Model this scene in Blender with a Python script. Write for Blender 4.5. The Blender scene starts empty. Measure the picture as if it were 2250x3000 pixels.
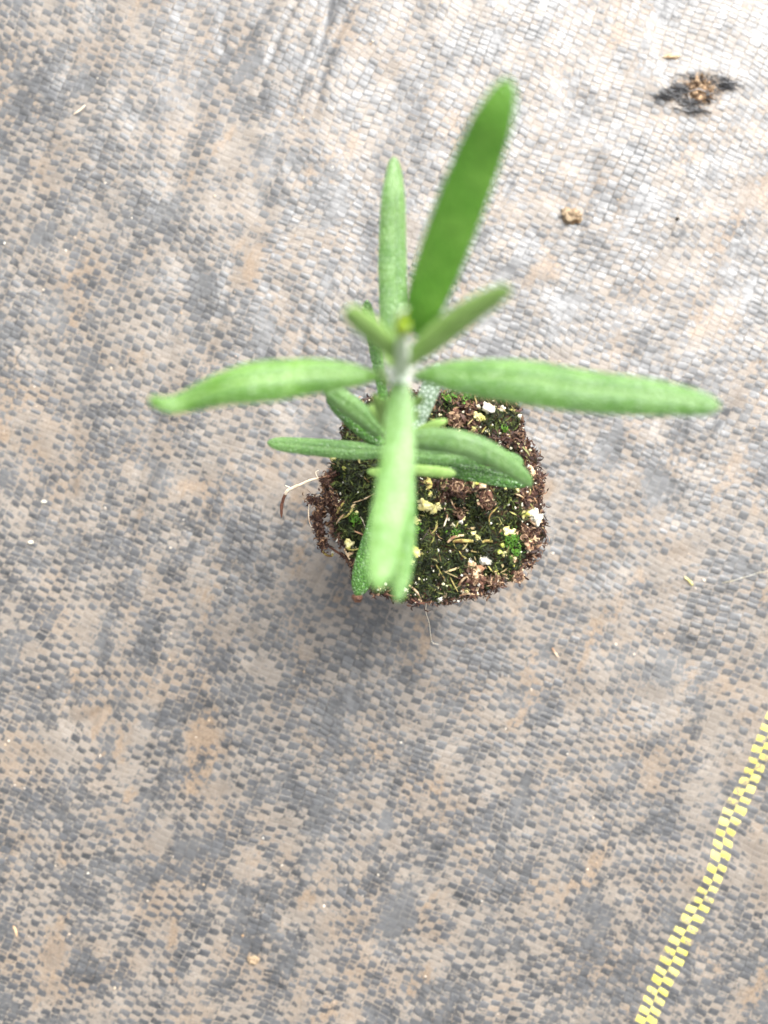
import bpy, bmesh, math, random
import numpy as np
from mathutils import Vector, noise as mn

random.seed(11); rng = np.random.default_rng(11)
S = bpy.context.scene
MM = 0.001

# ------------------------------------------------------------------ camera
CAM_H = 155.0                 # camera height above the cloth, mm
FPX = 14.5 * CAM_H            # focal length in photo pixels
cam_d = bpy.data.cameras.new('camera'); cam = bpy.data.objects.new('camera', cam_d)
S.collection.objects.link(cam); S.camera = cam
cam.location = (0, 0, CAM_H*MM)
cam_d.sensor_fit = 'VERTICAL'; cam_d.sensor_height = 36.0; cam_d.sensor_width = 27.0
cam_d.lens = 36.0*FPX/3000.0
cam_d.clip_start = 0.002; cam_d.clip_end = 50
cam_d.dof.use_dof = True; cam_d.dof.focus_distance = 0.131; cam_d.dof.aperture_fstop = 9.8
S.view_settings.view_transform = 'Standard'; S.view_settings.look = 'None'
S.view_settings.exposure = 1.72; S.view_settings.gamma = 1.0
S.view_settings.use_curve_mapping = False

# ------------------------------------------------------------------ light: bright overcast, brightest part of the sky to the upper right
ZEN = math.radians(42); AZ = math.radians(33)
W = bpy.data.worlds.new('World'); S.world = W; W.use_nodes = True
nt = W.node_tree; nt.nodes.clear()
sky = nt.nodes.new('ShaderNodeTexSky'); sky.sky_type = 'NISHITA'; sky.sun_disc = False
sky.sun_elevation = math.pi/2-ZEN; sky.sun_rotation = AZ
sky.air_density = 1.0; sky.dust_density = 6.0; sky.ozone_density = 0.6
bg = nt.nodes.new('ShaderNodeBackground'); bg.inputs[1].default_value = 0.12
wo = nt.nodes.new('ShaderNodeOutputWorld')
hs = nt.nodes.new('ShaderNodeHueSaturation'); hs.inputs['Saturation'].default_value = 0.18   # thin white cloud
nt.links.new(sky.outputs[0], hs.inputs['Color']); nt.links.new(hs.outputs[0], bg.inputs[0]); nt.links.new(bg.outputs[0], wo.inputs[0])
sd = bpy.data.lights.new('sun', 'SUN'); sun = bpy.data.objects.new('sun', sd); S.collection.objects.link(sun)
sd.energy = 1.5; sd.angle = math.radians(48); sd.color = (1.0, 0.99, 0.965)
ld = Vector((math.sin(ZEN)*math.sin(AZ), math.sin(ZEN)*math.cos(AZ), math.cos(ZEN)))
sun.rotation_euler = ld.to_track_quat('Z', 'Y').to_euler()
sun.location = ld*1.0

# ------------------------------------------------------------------ helpers
K = 2250.0/1659.0             # the photo was measured at 1659 px width
def P(px, py, z):
    d = CAM_H - z
    return np.array([(px*K-1125.0)*d/FPX, (1500.0-py*K)*d/FPX, z])
def wmm(wpx, z): return wpx*K*(CAM_H-z)/FPX
def C(x, y): return (589.9+x*0.4001, 774.2+y*0.4001)     # close-up measurement frame

def tag(o, label=None, cat=None, group=None, kind=None):
    if label: o['label'] = label
    if cat: o['category'] = cat
    if group: o['group'] = group
    if kind: o['kind'] = kind
    return o
def link(o, parent=None):
    S.collection.objects.link(o)
    if parent is not None: o.parent = parent
    return o
def mesh_obj(name, verts, faces, mats, parent=None, smooth=True, uvs=None, fmat=None):
    """verts in mm"""
    me = bpy.data.meshes.new(name)
    v = np.asarray(verts, dtype=float)*MM
    me.from_pydata(v.tolist(), [], [tuple(map(int, f)) for f in faces])
    if not isinstance(mats, (list, tuple)): mats = [mats]
    for m in mats: me.materials.append(m)
    if smooth: me.polygons.foreach_set('use_smooth', [True]*len(me.polygons))
    if fmat is not None: me.polygons.foreach_set('material_index', [int(i) for i in fmat])
    if uvs is not None:
        uvl = me.uv_layers.new(name='UVMap'); uvs = np.asarray(uvs)
        li = np.empty(len(me.loops), dtype=int); me.loops.foreach_get('vertex_index', li)
        uvl.data.foreach_set('uv', uvs[li].ravel())
    me.update()
    return link(bpy.data.objects.new(name, me), parent)
def nz(x, y, z=0.0): return mn.noise(Vector((x, y, z)))
def spline(pts, n):
    """Catmull-Rom through rows of pts (any columns), n samples by arc length"""
    p = np.asarray(pts, float)
    q = np.vstack([2*p[0]-p[1], p, 2*p[-1]-p[-2]])
    out = []
    for i in range(len(p)-1):
        for t in np.linspace(0, 1, 24, endpoint=False):
            a, b, c, d = q[i], q[i+1], q[i+2], q[i+3]
            out.append(0.5*((2*b)+(-a+c)*t+(2*a-5*b+4*c-d)*t*t+(-a+3*b-3*c+d)*t**3))
    out.append(p[-1]); out = np.array(out)
    L = np.concatenate([[0], np.cumsum(np.linalg.norm(np.diff(out[:, :3], axis=0), axis=1))])
    s = np.linspace(0, L[-1], n)
    return np.stack([np.interp(s, L, out[:, k]) for k in range(out.shape[1])], 1), s

class NT:
    """tiny node-graph helper"""
    def __init__(s, name):
        s.m = bpy.data.materials.new(name); s.m.use_nodes = True
        s.t = s.m.node_tree; s.t.nodes.clear()
        s.out = s.t.nodes.new('ShaderNodeOutputMaterial')
    def n(s, typ, **kw):
        nd = s.t.nodes.new(typ)
        for k, v in kw.items(): setattr(nd, k, v)
        return nd
    def put(s, sock, v):
        if isinstance(v, bpy.types.NodeSocket): s.t.links.new(v, sock)
        elif v is not None: sock.default_value = v
    def math(s, op, a, b=None, c=None, clamp=False):
        nd = s.n('ShaderNodeMath', operation=op, use_clamp=clamp)
        s.put(nd.inputs[0], a)
        if b is not None: s.put(nd.inputs[1], b)
        if c is not None: s.put(nd.inputs[2], c)
        return nd.outputs[0]
    def vec(s, x=0.0, y=0.0, z=0.0):
        nd = s.n('ShaderNodeCombineXYZ')
        for i, v in enumerate((x, y, z)): s.put(nd.inputs[i], v)
        return nd.outputs[0]
    def noise(s, v, scale, detail=3, rough=0.55, col=False, dist=0.0):
        nd = s.n('ShaderNodeTexNoise'); s.put(nd.inputs['Vector'], v)
        nd.inputs['Scale'].default_value = scale; nd.inputs['Detail'].default_value = detail
        nd.inputs['Roughness'].default_value = rough; nd.inputs['Distortion'].default_value = dist
        return nd.outputs[1 if col else 0]
    def mix(s, f, a, b):
        nd = s.n('ShaderNodeMix', data_type='RGBA')
        s.put(nd.inputs[0], f); s.put(nd.inputs[6], a); s.put(nd.inputs[7], b)
        return nd.outputs[2]
    def mixf(s, f, a, b):
        nd = s.n('ShaderNodeMix', data_type='FLOAT')
        s.put(nd.inputs[0], f); s.put(nd.inputs[2], a); s.put(nd.inputs[3], b)
        return nd.outputs[0]
    def step(s, x, lo, hi):
        nd = s.n('ShaderNodeMapRange', interpolation_type='SMOOTHSTEP')
        s.put(nd.inputs[0], x); s.put(nd.inputs[1], lo); s.put(nd.inputs[2], hi)
        return nd.outputs[0]
    def lin(s, x, lo, hi, a, b):
        nd = s.n('ShaderNodeMapRange')
        s.put(nd.inputs[0], x)
        for i, v in enumerate((lo, hi, a, b)): s.put(nd.inputs[1+i], v)
        return nd.outputs[0]
    def mm_coords(s):
        tc = s.n('ShaderNodeTexCoord'); vm = s.n('ShaderNodeVectorMath', operation='SCALE')
        s.put(vm.inputs[0], tc.outputs['Object']); vm.inputs[3].default_value = 1000.0
        return vm.outputs[0]
    def bump(s, h_mm, strength=1.0, normal=None):
        nd = s.n('ShaderNodeBump'); nd.inputs['Strength'].default_value = strength
        nd.inputs['Distance'].default_value = MM
        s.put(nd.inputs['Height'], h_mm); s.put(nd.inputs['Normal'], normal)
        return nd.outputs[0]
    def principled(s, **kw):
        nd = s.n('ShaderNodeBsdfPrincipled')
        for k, v in kw.items(): s.put(nd.inputs[k.replace('_', ' ')], v)
        return nd
def col(r, g, b): return (r, g, b, 1.0)

# ------------------------------------------------------------------ woven cloth material
HOLE = P(1510, 190, 0)
WPITCH, VPITCH = 2.05, 2.32
STRIPE_A = None
def weave_frame(x, y):
    a = math.radians(23.2)
    return x*math.cos(a)-y*math.sin(a), x*math.sin(a)+y*math.cos(a)
sa0, _ = weave_frame(*P(1540, 1870, 0)[:2])
STRIPE_I = math.floor(sa0/WPITCH)
def cloth_material():
    g = NT('woven_cloth'); p = g.mm_coords()
    # gentle wander of the tapes
    def sub_half(o, k):
        v = g.n('ShaderNodeVectorMath', operation='SUBTRACT'); g.put(v.inputs[0], o); v.inputs[1].default_value = (.5, .5, .5)
        w = g.n('ShaderNodeVectorMath', operation='SCALE'); g.put(w.inputs[0], v.outputs[0]); w.inputs[3].default_value = k
        return w.outputs[0]
    add = g.n('ShaderNodeVectorMath', operation='ADD'); g.put(add.inputs[0], p); g.put(add.inputs[1], sub_half(g.noise(p, 0.022, 2, col=True), 9.0))
    add2 = g.n('ShaderNodeVectorMath', operation='ADD'); g.put(add2.inputs[0], add.outputs[0]); g.put(add2.inputs[1], sub_half(g.noise(p, 0.10, 2, col=True), 1.1))
    add3 = g.n('ShaderNodeVectorMath', operation='ADD'); g.put(add3.inputs[0], add2.outputs[0]); g.put(add3.inputs[1], sub_half(g.noise(p, 1.3, 2, col=True), 0.10))
    sx = g.n('ShaderNodeSeparateXYZ'); g.put(sx.inputs[0], add3.outputs[0]); x, y = sx.outputs[0], sx.outputs[1]
    ca, sa = math.cos(math.radians(23.2)), math.sin(math.radians(23.2))
    A = g.math('ADD', g.math('MULTIPLY', x, ca), g.math('MULTIPLY', y, -sa))
    B = g.math('ADD', g.math('MULTIPLY', x, sa), g.math('MULTIPLY', y, ca))
    ua = g.math('DIVIDE', A, WPITCH); i = g.math('FLOOR', ua); fa = g.math('FRACT', ua)
    vb = g.math('ADD', g.math('DIVIDE', B, VPITCH), g.math('MULTIPLY', i, 0.5))
    # each crossing is a bit displaced
    wn0 = g.n('ShaderNodeTexWhiteNoise', noise_dimensions='2D'); g.put(wn0.inputs[0], g.vec(i, g.math('FLOOR', vb)))
    vb = g.math('ADD', vb, g.math('MULTIPLY', g.math('SUBTRACT', wn0.outputs[0], 0.5), 0.0))
    j = g.math('FLOOR', vb); fb = g.math('FRACT', vb)
    duty = g.math('ADD', 0.56, g.math('MULTIPLY', g.math('SUBTRACT', wn0.outputs[0], 0.5), 0.22))
    over = g.math('LESS_THAN', fb, duty)                       # 1: the long tape lies on top
    wn = g.n('ShaderNodeTexWhiteNoise', noise_dimensions='3D'); g.put(wn.inputs[0], g.vec(i, j, g.math('MULTIPLY', over, 7.3)))
    rnd = wn.outputs[0]; wsep = g.n('ShaderNodeSeparateXYZ'); g.put(wsep.inputs[0], wn.outputs[1]); rnd2 = wsep.outputs[1]; rnd3 = wsep.outputs[2]
    # local coordinate along the visible piece of tape, 0..1
    la = g.math('DIVIDE', fb, duty); lb = g.math('DIVIDE', g.math('SUBTRACT', fb, duty), g.math('SUBTRACT', 1.0, duty))
    lv = g.mixf(over, lb, la)
    def dome(t, pw=2.0):
        c = g.math('ABSOLUTE', g.math('SUBTRACT', g.math('MULTIPLY', t, 2.0), 1.0))
        return g.math('SUBTRACT', 1.0, g.math('POWER', c, pw))
    hw = g.math('ADD', g.math('MULTIPLY', dome(lv, 2.6), 0.15), g.math('MULTIPLY', dome(fa, 9.0), 0.06))
    hf = g.math('ADD', g.math('MULTIPLY', dome(fa, 2.6), 0.07), g.math('MULTIPLY', dome(lv, 8.0), 0.05))
    h = g.mixf(over, hf, hw)
    h = g.math('ADD', h, g.math('MULTIPLY', rnd, 0.06))
    creaseW = g.noise(g.vec(g.math('MULTIPLY', A, 0.16), g.math('MULTIPLY', B, 3.4), i), 1.0, 2)
    creaseL = g.noise(g.vec(g.math('MULTIPLY', A, 3.0), g.math('MULTIPLY', B, 0.22), j), 1.0, 2)
    crease = g.mixf(over, creaseW, creaseL)
    h = g.math('ADD', h, g.math('MULTIPLY', g.math('SUBTRACT', crease, 0.5), 0.09))
    h = g.math('ADD', h, g.math('MULTIPLY', g.math('MULTIPLY', g.math('SUBTRACT', rnd2, 0.5), g.math('SUBTRACT', lv, 0.5)), 0.15))
    # smooth patches of grey dust and painted sheen, where the weave hardly shows
    smear = g.step(g.noise(g.vec(g.math('MULTIPLY', A, 0.13), g.math('MULTIPLY', B, 0.06), 9.0), 1.0, 5, 0.65), 0.51, 0.65)
    h = g.math('MULTIPLY', h, g.math('SUBTRACT', 1.0, g.math('MULTIPLY', smear, 0.65)))
    # bare drifts of brown silt that bury the weave
    drift = g.step(g.noise(g.vec(g.math('MULTIPLY', A, 0.085), g.math('MULTIPLY', B, 0.04), 21.0), 1.0, 6, 0.68), 0.565, 0.64)
    h = g.math('MULTIPLY', h, g.math('SUBTRACT', 1.0, g.math('MULTIPLY', drift, 0.6)))
    # --- silt: caught mostly on the sunken tapes, one piece more than the next
    big = g.noise(p, 0.05, 4, 0.6); mid = g.noise(p, 0.20, 4, 0.6); fine = g.noise(p, 1.7, 5, 0.7)
    streakv = g.noise(g.vec(g.math('MULTIPLY', A, 0.16), g.math('MULTIPLY', B, 0.03), 3.0), 1.0, 4)
    lev = g.math('MULTIPLY', g.math('SUBTRACT', big, 0.5), 1.0)
    lev = g.math('ADD', lev, g.math('MULTIPLY', g.math('SUBTRACT', mid, 0.5), 1.5))
    lev = g.math('ADD', lev, g.math('MULTIPLY', g.math('SUBTRACT', streakv, 0.5), 0.9))
    lev = g.math('ADD', lev, g.math('MULTIPLY', g.math('SUBTRACT', fine, 0.5), 1.25))
    grit_ = g.noise(p, 4.5, 3, 0.8)
    lev = g.math('ADD', lev, g.math('MULTIPLY', g.math('SUBTRACT', grit_, 0.5), 0.55))
    wa = g.math('SUBTRACT', 1.0, g.math('MULTIPLY', g.step(fa, 0.02, 0.17), g.step(fa, 0.98, 0.86)))
    wv = g.math('SUBTRACT', 1.0, g.math('MULTIPLY', g.step(lv, 0.02, 0.22), g.step(lv, 0.98, 0.80)))
    sil2 = g.step(g.noise(p, 0.035, 3), 0.38, 0.58)
    lev = g.math('ADD', lev, g.math('MULTIPLY', g.math('MULTIPLY', g.math('MAXIMUM', wa, wv), sil2), 0.30))
    lev = g.math('SUBTRACT', lev, 0.075)
    lev = g.math('ADD', lev, g.math('MULTIPLY', g.math('SUBTRACT', rnd3, 0.5), 0.30))
    lev = g.math('ADD', lev, g.math('MULTIPLY', g.math('SUBTRACT', crease, 0.5), -0.5))
    lev = g.math('ADD', lev, g.mixf(over, 0.20, -0.13))
    lev = g.math('SUBTRACT', lev, g.math('MULTIPLY', smear, 0.28))
    lev = g.math('ADD', lev, g.math('MULTIPLY', drift, 0.30))
    s1 = g.math('COMPARE', i, float(STRIPE_I), 0.1); s2 = g.math('COMPARE', i, float(STRIPE_I+1), 0.1)
    inst = g.math('ADD', s1, s2)
    lev = g.math('SUBTRACT', lev, g.math('MULTIPLY', inst, g.mixf(over, 0.42, -0.25)))
    dirt = g.math('MULTIPLY', g.step(lev, -0.07, 0.15), 0.93)
    # bare silt drifts
    pass
    # colours
    dn = g.noise(p, 0.07, 3); dn2 = g.noise(p, 3.5, 3, 0.7)
    dcol = g.mix(g.step(dn, 0.42, 0.70), col(0.168, 0.144, 0.118), col(0.165, 0.120, 0.080))
    dcol = g.mix(g.step(dn2, 0.45, 0.75), dcol, col(0.25, 0.212, 0.168))
    dcol = g.mix(g.math('MULTIPLY', g.step(g.noise(p, 1.8, 4, 0.75), 0.54, 0.68), 0.6), dcol, col(0.10, 0.075, 0.055))
    dcol = g.mix(g.math('MULTIPLY', g.step(rnd2, 0.0, 1.0), 0.30), dcol, col(0.15, 0.130, 0.110))
    grain = g.noise(p, 2.8, 4, 0.8)
    dcol = g.mix(g.math('MULTIPLY', drift, 0.85), dcol, g.mix(g.step(grain, 0.38, 0.62), col(0.105, 0.070, 0.043), col(0.25, 0.18, 0.115)))
    dark = g.step(g.noise(p, 0.10, 4, 0.6), 0.56, 0.70)
    dcol = g.mix(g.math('MULTIPLY', dark, 0.5), dcol, col(0.095, 0.08, 0.066))
    tcol = g.mix(rnd, col(0.008, 0.009, 0.010), col(0.034, 0.036, 0.040))
    film = g.math('MULTIPLY', g.step(g.noise(p, 0.25, 5, 0.7), 0.36, 0.72), 0.40)
    film = g.math('ADD', film, g.math('MULTIPLY', g.step(streakv, 0.45, 0.7), 0.22))
    film = g.math('ADD', film, g.math('MULTIPLY', g.step(g.noise(p, 2.2, 4, 0.8), 0.50, 0.66), 0.35))
    film = g.math('MAXIMUM', film, g.math('MULTIPLY', smear, 0.5))  # smear greys the tapes: dust and sheen put into the colour
    tcol = g.mix(film, tcol, col(0.104, 0.104, 0.103))
    # the two yellow marker tapes
    yel = g.math('MULTIPLY', g.math('ADD', s1, s2), over)
    ycol = g.mix(rnd, col(0.50, 0.43, 0.035), col(0.58, 0.53, 0.11))
    tcol = g.mix(yel, tcol, ycol)
    stain = g.math('MULTIPLY', g.step(g.math('ADD', g.noise(p, 0.35, 4, 0.7), g.math('MULTIPLY', g.math('SUBTRACT', fine, 0.5), 1.5)), 0.46, 0.66), 0.85)
    dirt = g.mixf(yel, dirt, g.math('ADD', stain, 0.06))
    # seams between tapes stay open and dark unless silted up
    ea = g.math('SUBTRACT', 1.0, g.math('MULTIPLY', g.step(fa, 0.0, 0.07), g.step(fa, 1.0, 0.95)))
    ev = g.math('SUBTRACT', 1.0, g.math('MULTIPLY', g.step(lv, 0.0, 0.10), g.step(lv, 1.0, 0.92)))
    seam = g.math('MULTIPLY', g.math('MAXIMUM', ea, ev), g.math('MULTIPLY', g.step(g.math('ADD', fine, g.math('MULTIPLY', rnd2, 0.5)), 0.45, 0.85), g.math('SUBTRACT', 1.0, g.math('MULTIPLY', smear, 0.7))))
    basec = g.mix(dirt, tcol, dcol)
    # torn spot: bare soil under the cloth
    hx = g.n('ShaderNodeVectorMath', operation='SUBTRACT'); g.put(hx.inputs[0], p); hx.inputs[1].default_value = (HOLE[0], HOLE[1], 0)
    hs = g.n('ShaderNodeSeparateXYZ'); g.put(hs.inputs[0], hx.outputs[0])
    r2 = g.math('ADD', g.math('POWER', g.math('DIVIDE', g.math('ABSOLUTE', hs.outputs[0]), 6.5), 2.0), g.math('POWER', g.math('DIVIDE', g.math('ABSOLUTE', hs.outputs[1]), 3.6), 2.0))
    hm = g.step(g.math('ADD', g.math('SQRT', r2), g.math('MULTIPLY', g.math('SUBTRACT', g.noise(p, 0.55, 4, 0.7), 0.5), 2.4)), 0.95, 0.7)
    basec = g.mix(hm, basec, g.mix(g.step(g.noise(p, 1.4, 4, 0.7), 0.42, 0.6), col(0.035, 0.028, 0.024), col(0.30, 0.21, 0.13)))
    rough = g.mixf(g.math('MAXIMUM', dirt, hm), g.lin(g.noise(p, 0.3, 3), 0.3, 0.7, 0.38, 0.58), 0.52)
    spec = g.mixf(g.math('MAXIMUM', dirt, hm), 1.0, 0.75)
    spec = g.math('MULTIPLY', spec, g.math('SUBTRACT', 1.0, g.math('MULTIPLY', seam, 0.8)))
    silted = g.step(g.math('ADD', big, g.math('MULTIPLY', g.math('SUBTRACT', fine, 0.5), 1.2)), 0.40, 0.52)
    seamc = g.mix(silted, col(0.018, 0.017, 0.016), col(0.25, 0.215, 0.175))
    basec = g.mix(g.math('MULTIPLY', seam, g.math('SUBTRACT', 1.0, g.math('MULTIPLY', dirt, 0.6))), basec, seamc)
    hh = g.math('ADD', g.math('MULTIPLY', h, g.math('SUBTRACT', 1.0, g.math('MULTIPLY', dirt, 0.45))), g.math('MULTIPLY', dirt, 0.05))
    hh = g.math('ADD', hh, g.math('MULTIPLY', g.math('MULTIPLY', dirt, g.noise(p, 5.0, 3, 0.7)), 0.09))
    hh = g.math('SUBTRACT', hh, g.math('MULTIPLY', seam, 0.10))
    b = g.principled(Base_Color=basec, Roughness=rough, Specular_IOR_Level=spec, Normal=g.bump(hh, 0.47))
    g.t.links.new(b.outputs[0], g.out.inputs[0])
    return g.m

# ------------------------------------------------------------------ cloth relief
def cloth_z(x, y):
    a, b = weave_frame(x, y)
    z = 1.1*nz(a/22.0, b/70.0, 1.3) + 0.52*nz(a/8.0, b/30.0, 4.1)
    n1 = nz(a/9.0, b/45.0, 7.7); gate = max(0.0, nz(x/28.0, y/28.0, 2.2)+0.15)
    z -= 0.8*gate*math.exp(-(n1/0.05)**2)
    z += 0.36*nz(x/7.0, y/7.0, 9.0) + 0.12*nz(x/2.6, y/2.6, 3.0)
    r = math.hypot((x-HOLE[0])/6.5, (y-HOLE[1])/3.6)
    z -= 1.0*math.exp(-r*r*2.2)*(0.7+0.6*nz(x/1.5, y/1.5, 6))
    z += 0.35*math.exp(-((r-1.2)/0.35)**2)
    return z-1.0
def axis(core, step, far):
    v = list(np.arange(-core, core+step/2, step)); s = step; x = core
    while x < far:
        s *= 1.35; x += s; v.append(x); v.insert(0, -x)
    return np.array(v)
gx, gy = axis(95, 0.75, 900), axis(120, 0.75, 900)
verts = [(x, y, cloth_z(x, y)) for y in gy for x in gx]
nx, ny = len(gx), len(gy)
ii = np.arange(nx-1)[None, :]; jj = np.arange(ny-1)[:, None]*nx
q0 = (ii+jj).ravel()
faces = np.stack([q0, q0+1, q0+nx+1, q0+nx], 1)
ground = mesh_obj('ground', verts, faces, cloth_material())
tag(ground, 'grey woven weed barrier cloth dusted with tan silt and a yellow checked marker stripe', kind='structure')

# ------------------------------------------------------------------ simple materials
def rough_mat(name, c1, c2, rough=0.8, scale=1.5, bump=0.08, sss=0.0, spec=0.3, c3=None):
    g = NT(name); p = g.mm_coords()
    f = g.noise(p, scale, 4, 0.65)
    c = g.mix(g.step(f, 0.38, 0.62), col(*c1), col(*c2))
    if c3: c = g.mix(g.step(g.noise(p, scale*0.35, 3), 0.5, 0.64), c, col(*c3))
    b = g.principled(Base_Color=c, Roughness=rough, Specular_IOR_Level=spec, Normal=g.bump(g.math('MULTIPLY', g.noise(p, scale*3, 4, 0.7), bump), 1.0))
    g.t.links.new(b.outputs[0], g.out.inputs[0]); return g.m
def island_mat(name, cols, rough=0.75, spec=0.3, trans=0.0):
    """each little flake of the mesh gets one colour of the ramp"""
    g = NT(name); geo = g.n('ShaderNodeNewGeometry')
    r = g.n('ShaderNodeValToRGB'); g.put(r.inputs[0], geo.outputs['Random Per Island'])
    r.color_ramp.interpolation = 'LINEAR'
    els = r.color_ramp.elements
    while len(els) < len(cols): els.new(0.5)
    for k, c in enumerate(cols): els[k].position = k/(len(cols)-1); els[k].color = col(*c)
    b = g.principled(Base_Color=r.outputs[0], Roughness=rough, Specular_IOR_Level=spec)
    g.t.links.new(b.outputs[0], g.out.inputs[0]); return g.m
M_peatbase = rough_mat('peat_base', (0.012, 0.012, 0.007), (0.03, 0.026, 0.014), 0.95, 0.8, 0.35, c3=(0.05, 0.026, 0.016), spec=0.1)
M_moss = island_mat('dark_moss', [(0.004, 0.006, 0.002), (0.010, 0.015, 0.004), (0.014, 0.024, 0.006), (0.030, 0.044, 0.009), (0.08, 0.10, 0.02), (0.006, 0.008, 0.004), (0.012, 0.016, 0.006)], 0.7, 0.25)
M_peat = island_mat('brown_peat', [(0.010, 0.005, 0.004), (0.032, 0.012, 0.008), (0.05, 0.02, 0.012), (0.08, 0.037, 0.02), (0.26, 0.15, 0.08), (0.025, 0.010, 0.007), (0.05, 0.02, 0.012), (0.012, 0.006, 0.004)], 0.65, 0.35)
M_straw = island_mat('straw_bits', [(0.12, 0.07, 0.03), (0.28, 0.19, 0.075), (0.24, 0.24, 0.06), (0.42, 0.31, 0.16), (0.13, 0.14, 0.035)], 0.6, 0.35)
M_brightmoss = island_mat('bright_moss', [(0.03, 0.085, 0.008), (0.05, 0.14, 0.01), (0.10, 0.22, 0.018)], 0.6, 0.3)
M_dust = island_mat('perlite_dust', [(0.5, 0.47, 0.36), (0.66, 0.64, 0.56), (0.45, 0.42, 0.14), (0.6, 0.57, 0.45)], 0.7, 0.3)
M_white = rough_mat('perlite_white', (0.50, 0.47, 0.37), (0.66, 0.63, 0.54), 0.7, 0.9, 0.22, c3=(0.50, 0.44, 0.24))
M_yellow = rough_mat('perlite_algae', (0.48, 0.42, 0.14), (0.62, 0.57, 0.30), 0.7, 1.2, 0.14, c3=(0.40, 0.40, 0.08))
M_green = rough_mat('perlite_green', (0.40, 0.46, 0.07), (0.55, 0.58, 0.16), 0.7, 1.2, 0.1)
M_tan = rough_mat('bark_tan', (0.46, 0.31, 0.17), (0.62, 0.48, 0.31), 0.75, 1.4, 0.15, c3=(0.25, 0.13, 0.07))
M_clodred = rough_mat('peat_clod_red', (0.07, 0.03, 0.02), (0.19, 0.095, 0.06), 0.8, 1.6, 0.3, c3=(0.06, 0.026, 0.018))
M_root = rough_mat('root_pale', (0.62, 0.48, 0.33), (0.78, 0.66, 0.50), 0.6, 1.2, 0.10, c3=(0.36, 0.2, 0.11))
M_rootdark = rough_mat('root_brown', (0.085, 0.035, 0.022), (0.15, 0.065, 0.04), 0.6, 1.2, 0.12)
M_hair = rough_mat('fine_root', (0.55, 0.48, 0.36), (0.7, 0.63, 0.5), 0.5, 1.0, 0.0)
M_twigdark = rough_mat('twig_dark', (0.03, 0.025, 0.02), (0.07, 0.055, 0.04), 0.6, 1.0, 0.05)
M_stickgreen = rough_mat('stick_olive', (0.26, 0.22, 0.05), (0.42, 0.36, 0.12), 0.6, 1.4, 0.12, c3=(0.16, 0.09, 0.03))

# ------------------------------------------------------------------ leaf material
def leaf_mat(name, deep, light, rugose=0.0, cell=0.62, gloss=0.42, rib=0.35, trans=0.30, fuzz=0.3, sheen_paint=0.0, specks=0.0, spec=0.5):
    g = NT(name); uv = g.n('ShaderNodeUVMap'); uv.uv_map = 'UVMap'
    sp = g.n('ShaderNodeSeparateXYZ'); g.put(sp.inputs[0], uv.outputs[0])
    al, ac = sp.outputs[0], sp.outputs[1]          # mm along the leaf, -1..1 across (x width stored as z-less)
    p = g.mm_coords()
    big = g.noise(p, 0.35, 3)
    c = g.mix(g.step(big, 0.3, 0.7), col(*deep), col(*light))
    fine = g.noise(p, 2.6, 3, 0.6)
    c = g.mix(g.math('MULTIPLY', g.step(fine, 0.45, 0.7), 0.35), c, col(*[min(1, x*1.35) for x in light]))
    aab = g.math('ABSOLUTE', ac)
    flank = g.math('MULTIPLY', g.step(aab, 0.05, 0.14), g.step(aab, 0.38, 0.16))
    c = g.mix(g.math('MULTIPLY', flank, rib*0.7), c, col(deep[0]*0.6, deep[1]*0.72, deep[2]*0.6))
    ribm = g.step(aab, 0.13, 0.02)
    c = g.mix(g.math('MULTIPLY', ribm, rib), c, col(light[0]*1.6, light[1]*1.35, light[2]*1.5))
    h = g.math('MULTIPLY', g.noise(p, 1.1, 3), 0.05)
    if rugose > 0:
        v = g.n('ShaderNodeTexVoronoi', feature='DISTANCE_TO_EDGE'); v.inputs['Scale'].default_value = 1.0/cell
        v.inputs['Randomness'].default_value = 0.9
        w = g.n('ShaderNodeVectorMath', operation='ADD'); g.put(w.inputs[0], p)
        sc = g.n('ShaderNodeVectorMath', operation='SCALE'); g.put(sc.inputs[0], g.noise(p, 1.5, 2, col=True)); sc.inputs[3].default_value = 0.35
        g.put(w.inputs[1], sc.outputs[0]); g.put(v.inputs['Vector'], w.outputs[0])
        cellh = g.step(v.outputs[0], 0.0, 0.30)
        h = g.math('ADD', h, g.math('MULTIPLY', cellh, rugose))
        c = g.mix(g.math('MULTIPLY', g.math('SUBTRACT', 1.0, g.step(v.outputs[0], 0.0, 0.10)), 0.5), c, col(deep[0]*0.45, deep[1]*0.5, deep[2]*0.45))
        if sheen_paint > 0:
            c = g.mix(g.math('MULTIPLY', cellh, sheen_paint), c, col(0.50, 0.58, 0.50))  # whitish highlights painted into the colour of the raised cells
    if specks > 0:
        v2 = g.n('ShaderNodeTexVoronoi'); v2.inputs['Scale'].default_value = 1.5; g.put(v2.inputs['Vector'], p)
        m = g.step(v2.outputs['Distance'], 0.16, 0.08)
        c = g.mix(g.math('MULTIPLY', m, specks), c, col(0.72, 0.78, 0.68))
    b = g.principled(Base_Color=c, Roughness=gloss, Specular_IOR_Level=spec, Normal=g.bump(h, 1.0))
    g.put(b.inputs['Sheen Weight'], fuzz*0.5); g.put(b.inputs['Sheen Roughness'], 0.5)
    g.put(b.inputs['Sheen Tint'], col(0.75, 1.0, 0.6))
    tr = g.n('ShaderNodeBsdfTranslucent'); g.put(tr.inputs[0], g.mix(0.5, c, col(0.22, 0.50, 0.03)))
    mx = g.n('ShaderNodeMixShader'); mx.inputs[0].default_value = trans
    g.t.links.new(b.outputs[0], mx.inputs[1]); g.t.links.new(tr.outputs[0], mx.inputs[2])
    g.t.links.new(mx.outputs[0], g.out.inputs[0])
    return g.m
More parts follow.
